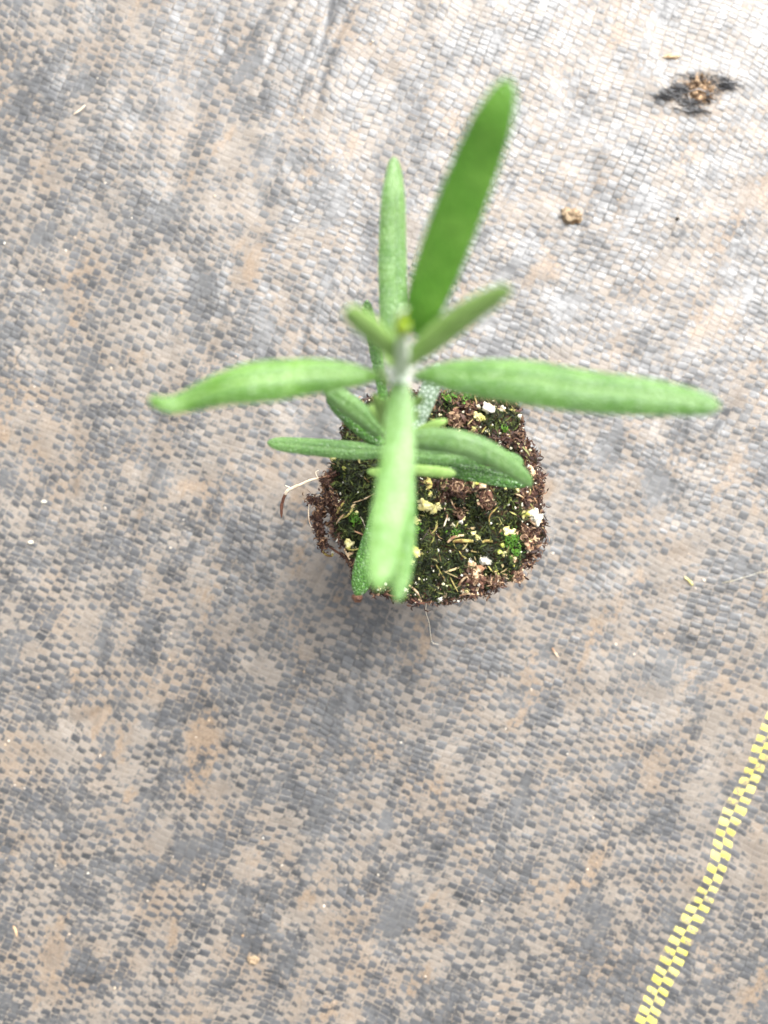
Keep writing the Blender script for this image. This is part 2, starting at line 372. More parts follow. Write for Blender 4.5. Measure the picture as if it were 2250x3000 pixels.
LM = {
 'top':   leaf_mat('leaf_young', (0.068, 0.181, 0.014), (0.127, 0.270, 0.033), 0.08, 0.8, 0.38, 0.75, 0.26, 0.35, sheen_paint=0.12),
 'topr':  leaf_mat('leaf_young_sheen', (0.058, 0.169, 0.014), (0.116, 0.255, 0.041), 0.09, 0.8, 0.38, 0.75, 0.24, 0.35, sheen_paint=0.15),  # part of its whitish sheen is put into the colour
 'deep':  leaf_mat('leaf_rising', (0.085, 0.225, 0.022), (0.135, 0.29, 0.04), 0.06, 0.9, 0.45, 0.15, 0.40, 0.12, spec=0.3),
 'front': leaf_mat('leaf_front', (0.100, 0.230, 0.034), (0.140, 0.275, 0.062), 0.03, 0.9, 0.45, 0.0, 0.18, 0.5, sheen_paint=0.12),
 'small': leaf_mat('leaf_small_pale', (0.210, 0.352, 0.073), (0.279, 0.436, 0.116), 0.02, 0.8, 0.6, 0.0, 0.30, 0.7),
 'mid':   leaf_mat('leaf_middle', (0.068, 0.177, 0.025), (0.127, 0.253, 0.056), 0.07, 0.55, 0.36, 0.25, 0.20, 0.4, sheen_paint=0.14),
 'low':   leaf_mat('leaf_lower', (0.032, 0.132, 0.007), (0.069, 0.205, 0.014), 0.22, 0.55, 0.26, 0.20, 0.12, 0.2, sheen_paint=0.0, spec=0.9),
 'spk':   leaf_mat('leaf_speckled', (0.046, 0.136, 0.017), (0.090, 0.197, 0.037), 0.10, 0.45, 0.42, 0.30, 0.15, 0.6, specks=0.35, sheen_paint=0.05),
 'sheen_paint':leaf_mat('leaf_painted_sheen', (0.090, 0.162, 0.081), (0.180, 0.270, 0.154), 0.10, 0.62, 0.35, 0.0, 0.1, 0.4, sheen_paint=0.8),  # pale sky reflection painted over a green leaf
 'bud':   leaf_mat('leaf_bud', (0.323, 0.475, 0.019), (0.456, 0.589, 0.048), 0.0, 0.8, 0.6, 0.0, 0.4, 0.1),
}
def under(name, c1, c2):
    g = NT(name); p = g.mm_coords()
    c = g.mix(g.noise(p, 1.5, 3), col(*c1), col(*c2))
    b = g.principled(Base_Color=c, Roughness=0.8, Specular_IOR_Level=0.2, Sheen_Weight=0.8)
    g.t.links.new(b.outputs[0], g.out.inputs[0]); return g.m
M_under = under('leaf_underside', (0.34, 0.46, 0.27), (0.46, 0.56, 0.40))

# ------------------------------------------------------------------ the seedling
root = bpy.data.objects.new('rosemary_seedling', None); link(root)
base = P(868, 1010, 31)
root.empty_display_size = 0.01
tag(root, 'young rosemary seedling standing in a bare crumbly root plug of mossy peat', 'seedling')

def leaf(pts, mat='top', roll=0.0, curl=0.35, groove=0.10, thick=0.42, name='leaf', label=None, parent=None, cap=2.0, seed=0):
    rows = []
    for (px, py, z, w) in pts:
        rows.append(list(P(px, py, z))+[wmm(w, z)])
    sp, s = spline(rows, 72)
    c, w = sp[:, :3], np.maximum(sp[:, 3], 0.1); L = s[-1]
    ce = max(0.3, w[-1]*0.5*cap)
    e = np.clip((s-(L-ce))/ce, 0, 1); w = w*np.sqrt(np.clip(1-e*e, 0.0, 1))
    w = np.maximum(w, 0.05)*np.where(c[:, 2] > 60, 1.09, 1.0)
    # slight unevenness of the margin
    w = w*(1+0.035*np.array([nz(t*0.9, seed*3.1, 2.0) for t in s]))
    T = np.gradient(c, axis=0); T /= np.linalg.norm(T, axis=1)[:, None]
    view = np.array([0, 0, CAM_H]) - c; view[:, :] = [0, 0, 1]
    Sd = np.cross(T, view); Sd /= np.maximum(np.linalg.norm(Sd, axis=1)[:, None], 1e-6)
    N = np.cross(Sd, T)
    rl = math.radians(roll)
    S2 = Sd*math.cos(rl)+N*math.sin(rl); N2 = -Sd*math.sin(rl)+N*math.cos(rl)
    M = 19; tt = np.sin(np.linspace(-math.pi/2, math.pi/2, M))
    V, U = [], []
    for k in range(len(s)):
        hw = w[k]/2
        for t in tt:           # upper face
            hgt = hw*(-curl*abs(t)**2.6 - groove*math.exp(-(t/0.13)**2) + 0.10*(1-t*t))
            V.append(c[k]+S2[k]*hw*t+N2[k]*hgt); U.append((s[k], t))
        for t in tt[::-1][1:-1]:   # lower face, rolled margins
            th = min(thick, hw*0.8)
            hgt = hw*(-curl*abs(t)**2.6 + 0.10*(1-t*t)) - th*(1-abs(t)**4)*(0.75+0.5*math.exp(-(t/0.2)**2)) - 0.05*hw
            V.append(c[k]+S2[k]*hw*t*0.97+N2[k]*hgt); U.append((s[k], t))
    R = M+M-2; F, fm = [], []
    for k in range(len(s)-1):
        for j in range(R):
            a, b = k*R+j, k*R+(j+1) % R
            F.append((a, b, b+R, a+R)); fm.append(0 if j < M-1 else 1)
    F.append(tuple(range(R))[::-1]); fm.append(0)
    F.append(tuple((len(s)-1)*R+j for j in range(R))); fm.append(0)
    F = [f[::-1] for f in F]
    o = mesh_obj(name, V, F, [LM[mat], M_under], parent or root, True, U, fm)
    if label: o['label'] = label
    return o

def tube(name, pts, mat, parent=None, n=40, sides=8, jitter=0.0, seed=0, ret=False, flat=1.0):
    """pts rows: x,y,z,r in mm"""
    sp, s = spline(pts, n); c, r = sp[:, :3], np.maximum(sp[:, 3], 0.01)
    T = np.gradient(c, axis=0); T /= np.maximum(np.linalg.norm(T, axis=1)[:, None], 1e-9)
    V, F = [], []
    ref = np.array([0, 0, 1.0]) if abs(T[0][2]) < 0.9 else np.array([1.0, 0, 0])
    for k in range(n):
        a = np.cross(T[k], ref); a /= max(np.linalg.norm(a), 1e-6); b = np.cross(a, T[k])
        for j in range(sides):
            t = 2*math.pi*j/sides
            rr = r[k]*(1+jitter*nz(s[k]*1.6, math.cos(t)*1.3+seed, math.sin(t)*1.3))
            V.append(c[k]+(a*math.cos(t)+b*math.sin(t)*flat)*rr)
    for k in range(n-1):
        for j in range(sides):
            a, b = k*sides+j, k*sides+(j+1) % sides
            F.append((a, b, b+sides, a+sides))
    F.append(tuple(range(sides))[::-1]); F.append(tuple((n-1)*sides+j for j in range(sides)))
    if ret: return V, F
    return mesh_obj(name, V, F, mat, parent)
def tp(rows): return [list(P(a, b, z))+[r] for a, b, z, r in rows]
def tc(rows): return [list(P(*C(a, b), z))+[r] for a, b, z, r in rows]

# ---- root plug body
OUT = [(800,868),(850,850),(950,846),(1000,850),(1060,855),(1112,862),(1128,885),(1132,925),(1134,948),(1163,985),(1176,1030),(1172,1085),(1176,1140),
       (1164,1195),(1130,1235),(1080,1265),(1040,1286),(990,1300),(930,1303),(870,1298),(820,1282),(780,1256),(762,1215),(745,1180),(722,1150),(728,1110),(722,1085),(708,1060),(722,1030),(716,1000),(738,955),(742,915),(765,890)]
ZT = 31.0
ctr = P(935, 1080, ZT)[:2]
op = np.array([P(a, b, ZT)[:2]-ctr for a, b in OUT])
ang = np.arctan2(op[:, 1], op[:, 0]); rad = np.linalg.norm(op, axis=1)
o_ = np.argsort(ang); ang, rad = ang[o_], rad[o_]
def outline(t):
    t = (t+math.pi) % (2*math.pi)-math.pi
    return float(np.interp(t, np.concatenate([ang-2*math.pi, ang, ang+2*math.pi]), np.concatenate([rad]*3)))
def ztop(x, y):
    dx, dy = x-ctr[0], y-ctr[1]
    r = math.hypot(dx, dy)/outline(math.atan2(dy, dx))
    z = ZT+1.3*nz(x/5.0, y/5.0, 2)+1.2*nz(x/2.2, y/2.2, 5)+0.35*nz(x/0.8, y/0.8, 8)
    z -= 1.6*max(0, r-0.80)**1.5/0.09*0.5
    # sunken band towards the upper right, where the peat is bare
    bx, by = P(1140, 1000, ZT)[:2]
    z -= 1.8*math.exp(-(((x-bx)/4.5)**2+((y-by)/4.0)**2))
    bx, by = P(1010, 1090, ZT)[:2]
    z -= 1.1*math.exp(-(((x-bx)/5)**2+((y-by)/2.5)**2))
    return z
NA, NR = 300, 70
V, F = [], []
for k in range(NR+1):
    rr = (k/NR)
    for j in range(NA):
        t = 2*math.pi*j/NA
        R = outline(t)*(0.975+0.075*nz(math.cos(t)*9, math.sin(t)*9, 1)+0.03*nz(math.cos(t)*22, math.sin(t)*22, 1))
        x, y = ctr[0]+R*rr*math.cos(t), ctr[1]+R*rr*math.sin(t)
        V.append((x, y, ztop(x, y)))
ND = 44
for k in range(1, ND+1):
    f = k/ND
    for j in range(NA):
        t = 2*math.pi*j/NA
        R = outline(t)*(1-0.30*f**0.9)*(0.985+0.05*nz(math.cos(t)*9, math.sin(t)*9, 1+f*8)+0.06*nz(math.cos(t)*3.5, math.sin(t)*3.5, 4+f*5))
        x0, y0 = ctr[0]+outline(t)*math.cos(t), ctr[1]+outline(t)*math.sin(t)
        x, y = ctr[0]*(1-0.0*f)+R*math.cos(t), ctr[1]+R*math.sin(t)
        V.append((x, y, ztop(x0, y0)*(1-f)-0.6*f))
NT_ = NR+ND+1
for k in range(NT_-1):
    for j in range(NA):
        a, b = k*NA+j, k*NA+(j+1) % NA
        F.append((a, b+NA, b) if False else (a, a+NA, b+NA, b))
F.append(tuple((NT_-1)*NA+j for j in range(NA)))
plug = mesh_obj('root_plug', V, F, M_peatbase, root)
plug['label'] = 'dark mossy peat root plug speckled with perlite'

# ---- flakes and fibres
def flakes(name, pos, nrm_tilt, length, width, mat, curve=0.3, kind='stuff', parent=plug, label=None, up=0.0, direc=None):
    n = len(pos); pos = np.asarray(pos, float)
    a = rng.uniform(0, 2*math.pi, n) if direc is None else np.asarray(direc)
    tl = rng.normal(0, nrm_tilt, n)+up
    D = np.stack([np.cos(a)*np.cos(tl), np.sin(a)*np.cos(tl), np.sin(tl)], 1)
    Z = np.tile([0, 0, 1.0], (n, 1)); Sd = np.cross(D, Z); Sd /= np.maximum(np.linalg.norm(Sd, axis=1)[:, None], 1e-5)
    N = np.cross(Sd, D); rl = rng.normal(0, 0.6, n)[:, None]
    Sd2 = Sd*np.cos(rl)+N*np.sin(rl); N2 = np.cross(Sd2, D)
    L = (length*np.exp(rng.normal(0, 0.35, n)))[:, None]; Wd = (width*np.exp(rng.normal(0, 0.35, n)))[:, None]
    cv = (rng.normal(0, curve, n))[:, None]; cs = (rng.normal(0, curve*1.5, n))[:, None]
    rows = []
    ts = [-0.5, -0.17, 0.17, 0.5]; ws = [0.35, 1.0, 0.9, 0.25]
    for t, w in zip(ts, ws):
        cpt = pos+D*L*t+N2*L*cv*(0.25-t*t)+Sd2*L*cs*(0.25-t*t)
        rows += [cpt-Sd2*Wd*w*0.5, cpt+Sd2*Wd*w*0.5+N2*Wd*w*0.25]
    Vv = np.stack(rows, 1).reshape(-1, 3)
    b = (np.arange(n)*8)[:, None]
    Ff = np.concatenate([b+np.array([[0, 1, 3, 2]]), b+np.array([[2, 3, 5, 4]]), b+np.array([[4, 5, 7, 6]])], 1).reshape(-1, 4)
    o = mesh_obj(name, Vv, Ff, mat, parent)
    if kind: o['kind'] = kind
    if label: o['label'] = label
    return o
def peatness(x, y):
    """how brown and bare (1) or mossy (0) the surface is"""
    dx, dy = x-ctr[0], y-ctr[1]
    r = math.hypot(dx, dy)/outline(math.atan2(dy, dx))
    v = 0.75*max(0, (r-0.90)/0.09)
    def blob(px, py, rx, ry, k):
        bx, by = P(px, py, ZT)[:2]; s = K*(CAM_H-ZT)/FPX
        return k*math.exp(-(((x-bx)/(rx*s))**2+((y-by)/(ry*s))**2))
    v += blob(1100, 950, 75, 24, 1.3)+blob(1150, 1050, 34, 90, 1.3)+blob(1000, 1055, 110, 30, 0.8)+blob(1000, 905, 60, 30, 0.6)
    v += blob(1060, 870, 90, 16, 0.9)+blob(1010, 1260, 60, 30, 0.9)+blob(1150, 1180, 26, 60, 0.8)+blob(735, 1085, 22, 30, 0.9)-blob(770, 1030, 60, 90, 1.0)-blob(760, 930, 50, 60, 1.2)+blob(870, 1080, 60, 30, 0.4)
    v += 0.8*nz(x/2.2, y/2.2, 3.3)-0.10
    v -= blob(1110, 905, 40, 22, 0.6)+blob(1105, 1165, 30, 28, 1.2)
    return v
def sample(n, rmax=1.0, rpow=0.5):
    out = []
    for _ in range(n):
        t = rng.uniform(0, 2*math.pi); r = rng.uniform(0, 1)**rpow*rmax
        R = outline(t)*r
        out.append((ctr[0]+R*math.cos(t), ctr[1]+R*math.sin(t)))
    return out
mp, pp = [], []
for x, y in sample(15000, 0.995):
    z = ztop(x, y)+rng.uniform(0.0, 0.4)
    (pp if peatness(x, y)+rng.normal(0, 0.16) > 0.50 else mp).append((x, y, z))
flakes('moss', mp, 0.35, 0.95, 0.17, M_moss, 0.5, label='dark green moss')
flakes('peat_fibre', pp, 0.45, 0.85, 0.24, M_peat, 0.5)
# rim and side of the plug
rp = []
for _ in range(9000):
    t = rng.uniform(0, 2*math.pi); f = rng.uniform(0, 1)**1.7
    R = outline(t)*(1-0.30*f**0.9)*(1.0+0.06*nz(math.cos(t)*9, math.sin(t)*9, 1+f*8)+rng.normal(0.0, 0.016))+rng.uniform(0, .12)
    x0, y0 = ctr[0]+outline(t)*math.cos(t), ctr[1]+outline(t)*math.sin(t)
    rp.append((ctr[0]+R*math.cos(t), ctr[1]+R*math.sin(t), ztop(x0, y0)*(1-f)+rng.normal(0, .2)+0.1))
flakes('rim_fibre', rp, 0.5, 0.85, 0.24, M_peat, 0.5)
# straw bits
sb = [(x, y, ztop(x, y)+0.45) for x, y in sample(150, 0.96)]
flakes('straw_bit', sb, 0.2, 1.5, 0.22, M_straw, 0.25)
# perlite dust
def tiny_rocks(pos, rmin, rmax, name, mat, parent, kind='stuff', label=None):
    V, F = [], []
    ico = bmesh.new(); bmesh.ops.create_icosphere(ico, subdivisions=1, radius=1.0)
    iv = np.array([v.co[:] for v in ico.verts]); ifc = [[v.index for v in f.verts] for f in ico.faces]; ico.free()
    for (x, y, z) in pos:
        r = rmin+(rmax-rmin)*rng.uniform()**2.2
        s = iv*(1+rng.normal(0, 0.18, (len(iv), 1)))*np.array([r*rng.uniform(.7, 1.3), r*rng.uniform(.7, 1.3), r*rng.uniform(.5, .9)])
        b = len(V); V += (s+np.array([x, y, z])).tolist(); F += [[b+i for i in f] for f in ifc]
    o = mesh_obj(name, V, F, mat, parent, smooth=False)
    if kind: o['kind'] = kind
    if label: o['label'] = label
    return o
dp = []
for x, y in sample(1500, 1.0):
    pk = peatness(x, y)
    if rng.uniform() < 0.16+0.5*max(0, min(1, pk)): dp.append((x, y, ztop(x, y)+0.35))
for p_ in rp[:6000:14]: dp.append((p_[0], p_[1], p_[2]+.1))
tiny_rocks(dp, 0.05, 0.26, 'perlite_dust', M_dust, plug)
# bright moss tufts
bm_ = []
for (cx, cy, n, rr) in [(1105,1165,90,15),(1112,1190,50,12),(968,864,40,12),(1090,930,20,8),(1010,858,40,12),(770,1120,40,10),(985,1150,30,12),(900,1140,30,10)]:
    b0 = P(cx, cy, ZT); s = K*(CAM_H-ZT)/FPX*rr
    for _ in range(n):
        x, y = b0[0]+rng.normal(0, s*.6), b0[1]+rng.normal(0, s*.6); bm_.append((x, y, ztop(x, y)+0.45+rng.uniform(0, .4)))
flakes('moss_tuft', bm_, 0.5, 0.6, 0.17, M_brightmoss, 0.4, label='bright green moss tufts')

# ---- perlite grains and clods, each where it lies in the photo (close-up frame)
def lump(name, cx, cy, r, mat, flat=0.7, rough=0.5, lift=0.6, sub=3, parent=plug, asp=1.0, rot=0.0, z=None):
    cp = C(cx, cy); p0 = P(cp[0], cp[1], ZT+0.6)
    inside = math.hypot(p0[0]-ctr[0], p0[1]-ctr[1]) <= outline(math.atan2(p0[1]-ctr[1], p0[0]-ctr[0]))*1.04
    zz = (ztop(p0[0], p0[1]) if inside else 27.0) if z is None else z
    rm = 1.2*r*0.4001*K*(CAM_H-zz)/FPX
    bm = bmesh.new(); bmesh.ops.create_icosphere(bm, subdivisions=sub, radius=1.0)
    sd_ = rng.uniform(0, 100); V = []
    ca, sa = math.cos(rot), math.sin(rot)
    for v in bm.verts:
        c = v.co; d = 1+rough*2.0*mn.noise(c*1.2+Vector((sd_, 0, 0)))+rough*1.0*mn.noise(c*3.1+Vector((0, sd_, 0)))
        x, y = c.x*rm*d*asp, c.y*rm*d/asp
        V.append((x*ca-y*sa, x*sa+y*ca, c.z*rm*d*flat))
    F = [[v.index for v in f.verts] for f in bm.faces]; bm.free()
    V = np.array(V)+np.array([p0[0], p0[1], zz+rm*lift])
    return mesh_obj(name, V, F, mat, parent)
W_, Y_, G_, T_ = M_white, M_yellow, M_green, M_tan
grains = [(1160,270,21,W_),(1182,268,13,W_),(1113,262,10,W_),(1237,265,13,W_),(1298,272,9,Y_),(1284,268,6,W_),(1102,318,17,Y_),(1124,318,17,Y_),(1340,308,10,W_),(1085,378,10,Y_),(1110,375,8,Y_),(1160,392,7,W_),
 (1222,460,11,W_),(1213,466,7,W_),(1375,840,26,Y_),(1408,835,22,W_),(1425,868,22,W_),(1345,790,8,W_),(1258,708,8,Y_),(1320,710,9,Y_),(820,795,27,Y_),(868,805,20,Y_),(898,798,14,Y_),(845,735,11,Y_),(852,722,8,Y_),(762,868,20,Y_),(776,884,12,Y_),
 (766,1050,22,Y_),(782,1052,12,W_),(742,1098,14,Y_),(1140,1090,22,W_),(1168,1098,18,W_),(1068,1098,12,W_),(975,905,10,W_),(1030,862,15,Y_),(1018,884,11,W_),(1045,904,6,G_),(1047,1038,9,W_),(958,1042,6,W_),(1086,948,11,Y_),(1105,965,10,Y_),(1102,985,8,Y_),
 (1258,938,19,Y_),(1290,946,17,Y_),(1225,1048,11,G_),(1243,1012,10,G_),(1250,1058,10,Y_),(1380,986,12,Y_),(1386,1046,9,W_),(1212,1212,15,W_),(1215,1168,8,Y_),(1047,1255,9,Y_),(932,1197,7,W_),(908,1305,16,W_),(980,1308,7,W_),(1003,1315,6,W_),(718,1250,10,W_),
 (408,1008,19,Y_),(424,1022,13,W_),(385,590,8,G_),(388,635,6,G_),(365,683,5,G_),(1095,675,20,Y_),(1130,680,18,T_),(1090,574,11,W_),(1060,572,8,W_),(1130,585,7,W_),(320,536,11,Y_),(314,1050,8,W_),(345,985,8,W_),(1395,575,8,W_),(1440,600,8,W_),(1412,625,6,W_),(1352,496,8,W_),(1302,548,6,W_),(1150,396,6,W_),
 (290,895,12,T_),(310,905,9,W_),(450,835,9,Y_),(430,850,7,G_),(500,755,6,W_),(912,855,5,G_),(1285,765,6,G_),(1190,915,7,G_),(1300,1120,8,Y_),(1210,1150,7,G_),(870,750,7,Y_)]
for (cx, cy, r, m) in grains:
    o = lump('perlite_grain', cx, cy, r, m, rot=rng.uniform(0, 3), asp=rng.uniform(0.9, 1.15), sub=3 if r > 9 else 2, lift=0.5, flat=0.75)
for (cx, cy, r, m) in [(985,690,32,M_clodred),(1018,700,24,M_clodred),(1150,770,30,M_clodred),(985,320,30,M_clodred),(1010,352,22,M_tan),(1085,1150,32,M_tan),(1060,1190,24,M_clodred),(1120,1200,22,M_clodred),(905,765,14,M_clodred),(1010,830,18,M_clodred),
                       (1365,935,22,M_clodred),(1385,1010,20,M_tan),(790,1302,16,M_tan),(1190,1195,14,M_tan),(425,1058,15,M_tan),(835,672,20,M_stickgreen),(930,360,16,M_stickgreen)]:
    lump('peat_clod', cx, cy, r, m, rough=0.5, flat=0.5, rot=rng.uniform(0, 3), sub=4, lift=0.1)
for _ in range(26):
    t = rng.uniform(-1.75, 0.35); R = outline(t)*rng.uniform(0.86, 0.99)
    x, y = ctr[0]+R*math.cos(t), ctr[1]+R*math.sin(t); z = ztop(x, y)
    dpx = (x*FPX/(CAM_H-z)+1125)/K; dpy = (1500-y*FPX/(CAM_H-z))/K
    lump('bark_crumb', (dpx-589.9)/0.4001, (dpy-774.2)/0.4001, rng.uniform(6, 14), random.choice([M_tan, M_clodred, M_clodred, M_tan]), rough=0.6, flat=0.5, rot=rng.uniform(0, 3), asp=rng.uniform(1, 1.5), sub=3, lift=0.5)
# fibres dressing the clods
cf = []
for (cx, cy, r) in [(985,690,40),(1150,770,40),(990,330,45),(1085,1165,52),(1365,940,40),(1010,835,26),(1330,1180,40),(1200,1200,40)]:
    p0 = P(*C(cx, cy), ZT); rm = r*0.4001*K*(CAM_H-ZT)/FPX
    for _ in range(110):
        x, y = p0[0]+rng.normal(0, rm*.5), p0[1]+rng.normal(0, rm*.5); cf.append((x, y, ztop(x, y)+rng.uniform(.3, 1.0)))
flakes('clod_fibre', cf, 0.5, 0.8, 0.22, island_mat('tan_peat', [(0.05,0.02,0.012),(0.12,0.06,0.035),(0.40,0.27,0.16),(0.08,0.034,0.02),(0.03,0.012,0.008)], 0.6), 0.5)

def zc(cx, cy): 
    p0 = P(*C(cx, cy), ZT); return ztop(p0[0], p0[1])
def twig(pts, r, mat, name='twig', h=0.45, **kw):
    rows = []
    for k, (a, b) in enumerate(pts):
        rr = r*(1 if 0 < k < len(pts)-1 else 0.7)
        rows.append(list(P(*C(a, b), zc(a, b)+h))+[rr])
    return tube(name, rows, mat, plug, n=26, sides=7, jitter=0.35, seed=rng.uniform(0, 50), **kw)
twig([(970,988),(1020,985),(1080,987)], 0.34, M_stickgreen)
twig([(1128,992),(1155,985),(1186,988)], 0.26, M_stickgreen)
twig([(942,994),(975,965),(1030,955)], 0.26, M_tan)
twig([(845,918),(900,914),(957,914)], 0.09, M_twigdark)
twig([(802,985),(825,950),(845,918)], 0.12, M_twigdark)
twig([(925,808),(940,850),(930,885),(922,907)], 0.15, M_root)
twig([(435,932),(470,945),(505,962)], 0.13, M_root)
twig([(960,760),(975,800),(1003,832)], 0.15, M_tan)
twig([(1005,1280),(1050,1270),(1112,1276)], 0.17, M_tan)
twig([(735,1225),(770,1255),(800,1292)], 0.2, M_tan)
twig([(745,1300),(790,1322),(850,1312)], 0.16, M_rootdark)
twig([(1000,1225),(1030,1190),(1075,1160)], 0.2, M_tan)
twig([(1160,1120),(1185,1150),(1215,1145)], 0.13, M_stickgreen)
twig([(1215,800),(1170,850),(1168,900)], 0.12, M_stickgreen)
twig([(1005,1040),(1020,1065),(1045,1080)], 0.12, M_stickgreen)
twig([(880,1115),(900,1150),(925,1190)], 0.12, M_stickgreen)
twig([(335,900),(375,850),(440,800)], 0.16, M_tan)
twig([(345,835),(365,800),(380,780)], 0.2, M_stickgreen)
twig([(350,870),(400,850),(420,825)], 0.14, M_stickgreen)
twig([(430,780),(490,760),(545,730)], 0.1, M_tan)
twig([(1030,640),(1075,672),(1110,700)], 0.12, M_rootdark)
twig([(1300,728),(1330,740),(1352,752)], 0.13, M_tan)
twig([(960,450),(985,415),(1010,385)], 0.15, M_tan)
twig([(385,1030),(400,1060),(415,1085)], 0.18, M_tan)
twig([(395,1025),(430,1035),(480,1022)], 0.14, M_stickgreen)
twig([(600,1270),(660,1285),(715,1262)], 0.14, M_rootdark)
# roots that leave the plug
tube('root', tc([(345,625,30,.25),(290,640,30,.2),(250,648,29,.17)]), M_rootdark, plug, jitter=.4)
tube('root', tc([(255,647,29,.15),(205,656,28.5,.19),(150,680,28,.22),(100,702,27.5,.29),(75,718,27.2,.27),(66,735,27,.25)]), M_root, plug, jitter=.45, seed=4)
tube('root', tc([(70,725,27.1,.24),(55,760,26.5,.27),(46,800,26,.28),(45,835,25.5,.24),(46,858,25.3,.1)]), M_rootdark, plug, jitter=.3, seed=9)
tube('root', tc([(98,702,27.6,.12),(80,692,27.8,.09),(66,686,28,.06)]), M_root, plug, n=12)
tube('fine_root', tc([(243,648,29,.06),(232,625,29,.07),(232,612,29,.06),(246,603,29,.05)]), M_hair, plug, n=20, sides=5)
tube('fine_root', tc([(255,735,28,.1),(210,752,28,.1),(193,800,28,.09),(193,865,28,.09),(205,905,28,.09),(225,928,28,.1)]), M_root, plug, sides=5)
tube('fine_root', tc([(472,855,31.5,.05),(490,890,32,.05),(503,940,32.3,.05),(510,965,32.5,.05)]), M_hair, plug, sides=5)
tube('fine_root', tp([(921,1304,28,.07),(920,1322,24,.07),(927,1345,18,.06),(930,1370,13,.06),(934,1388,9,.055),(947,1392,8,.04)]), M_hair, plug, sides=5)
tube('fine_root', tc([(262,1010,28,.2),(268,1040,27,.22),(290,1062,26.5,.22),(318,1066,26.5,.2),(322,1050,27,.15)]), M_stickgreen, plug, jitter=.3)
tube('fine_root', tc([(372,1060,29,.25),(345,1045,28,.2),(315,1025,27.5,.18),(300,1020,27.5,.1)]), M_rootdark, plug, jitter=.3)
# frayed peat hanging off the left side
fr = []
def along(pts, n, sp_, z):
    c, s = spline([list(C(a, b))+[0] for a, b in pts], 60)
    for _ in range(n):
        q = c[rng.integers(0, 60)]; pz = z+rng.normal(0, .7)
        p0 = P(q[0]+rng.normal(0, sp_), q[1]+rng.normal(0, sp_), pz); fr.append(p0)
along([(335,600),(300,640),(275,660),(290,690)], 260, 5, 29.5)
along([(190,755),(230,770),(280,770),(330,760)], 260, 6, 28.5)
along([(280,700),(285,740),(300,770)], 120, 4, 29)
along([(270,770),(255,820),(240,860),(245,910)], 420, 6, 28.3)
along([(245,910),(255,950),(270,1000),(268,1020)], 320, 5.5, 28)
along([(300,780),(325,830),(345,880)], 140, 6, 28.8)
along([(330,900),(350,960),(380,1010)], 130, 6, 29)
along([(380,1060),(420,1090),(440,1130)], 130, 5, 29)
fl = flakes('frayed_peat', fr, 0.6, 0.75, 0.2, M_peat, 0.5, label='frayed strands of brown peat')
# cores so that the strands hold together
for pts in ([(335,605,30,.5),(300,640,29.5,.55),(285,690,29,.4),(300,770,28.8,.6)], [(190,755,28.5,.25),(240,768,28.5,.5),(330,770,28.8,.8)],
            [(275,765,28.5,.6),(252,830,28.3,.65),(242,890,28.2,.6),(256,950,28,.55),(270,1010,27.8,.35)], [(300,775,28.8,.4),(330,840,28.8,.4),(352,900,29,.5),(372,1000,29,.4)]):
    tube('peat_strand', tc(pts), rough_mat('strand_peat', (0.02, 0.009, 0.006), (0.09, 0.04, 0.026), 0.8, 1.5, 0.3) if 'strand_peat' not in bpy.data.materials else bpy.data.materials['strand_peat'], plug, jitter=.8, seed=rng.uniform(0, 9))

# ---- stem
g = NT('stem_downy'); p = g.mm_coords()
cc = g.mix(g.noise(p, 0.9, 3), col(0.20, 0.30, 0.12), col(0.38, 0.46, 0.28))
bb = g.principled(Base_Color=cc, Roughness=0.8, Specular_IOR_Level=0.2, Sheen_Weight=0.8, Normal=g.bump(g.math('MULTIPLY', g.noise(p, 4, 3), 0.08)))
g.t.links.new(bb.outputs[0], g.out.inputs[0]); M_stem = g.m
stem = tube('stem', tp([(868,1012,29,1.0),(864,985,38,.95),(861,940,48,.9),(862,880,60,.9),(866,815,72,.95),(868,790,75,.9),(870,745,80,.62),(871,705,83,.4)]), M_stem, root, n=60, sides=14, jitter=.12)
# white down at the joints
def fuzz(px, py, z, n, spread, name='down'):
    c0 = P(px, py, z); pos = np.array([c0+rng.normal(0, spread, 3) for _ in range(n)])
    m = bpy.data.materials.get('white_down') or island_mat('white_down', [(0.62, 0.7, 0.58), (0.8, 0.85, 0.78)], 0.8)
    return flakes(name, pos, 0.8, 0.7, 0.05, m, 0.3, parent=stem)
fuzz(864, 800, 74.0, 380, 0.7); fuzz(862, 945, 48, 200, 0.8)

# ---- leaves (display px, height mm, width px)
leaf([(893,812,71,16),(935,807,72,42),(1000,810,73,74),(1130,820,74.5,93),(1280,842,75.5,88),(1400,853,76,78),(1500,866,76.5,56),(1558,880,77,34)], 'topr', roll=8, seed=1)
leaf([(822,812,71,14),(778,809,72.5,42),(715,808,73.5,66),(658,810,74,76),(598,816,75,84),(538,823,76,84),(480,836,76,70),(438,850,75.5,58),(400,865,75,44),(368,873,75.3,34),(342,869,76,26),(322,860,77,18)], 'top', roll=-6, seed=2)
leaf([(894,724,77,42),(912,668,79,76),(942,585,81,92),(988,460,84,98),(1030,350,86.5,94),(1062,268,88.5,82),(1084,212,89.5,60),(1099,168,90,36)], 'deep', roll=0, curl=0.15, groove=0.05, seed=3, cap=2.0)
leaf([(852,770,50,30),(852,700,51,56),(851,600,52,63),(851,500,53,60),(852,430,54,54),(853,380,54,40),(852,338,54,22)], 'mid', roll=-14, seed=4)
leaf([(862,785,77,22),(836,752,79,46),(803,718,82,50),(772,690,85,42),(748,668,87,30)], 'small', roll=38, curl=0.5, seed=5)
leaf([(882,788,77,24),(915,757,79,48),(970,712,82,56),(1030,668,85,50),(1075,640,87,38),(1103,622,88,20)], 'small', roll=-30, curl=0.5, seed=6)
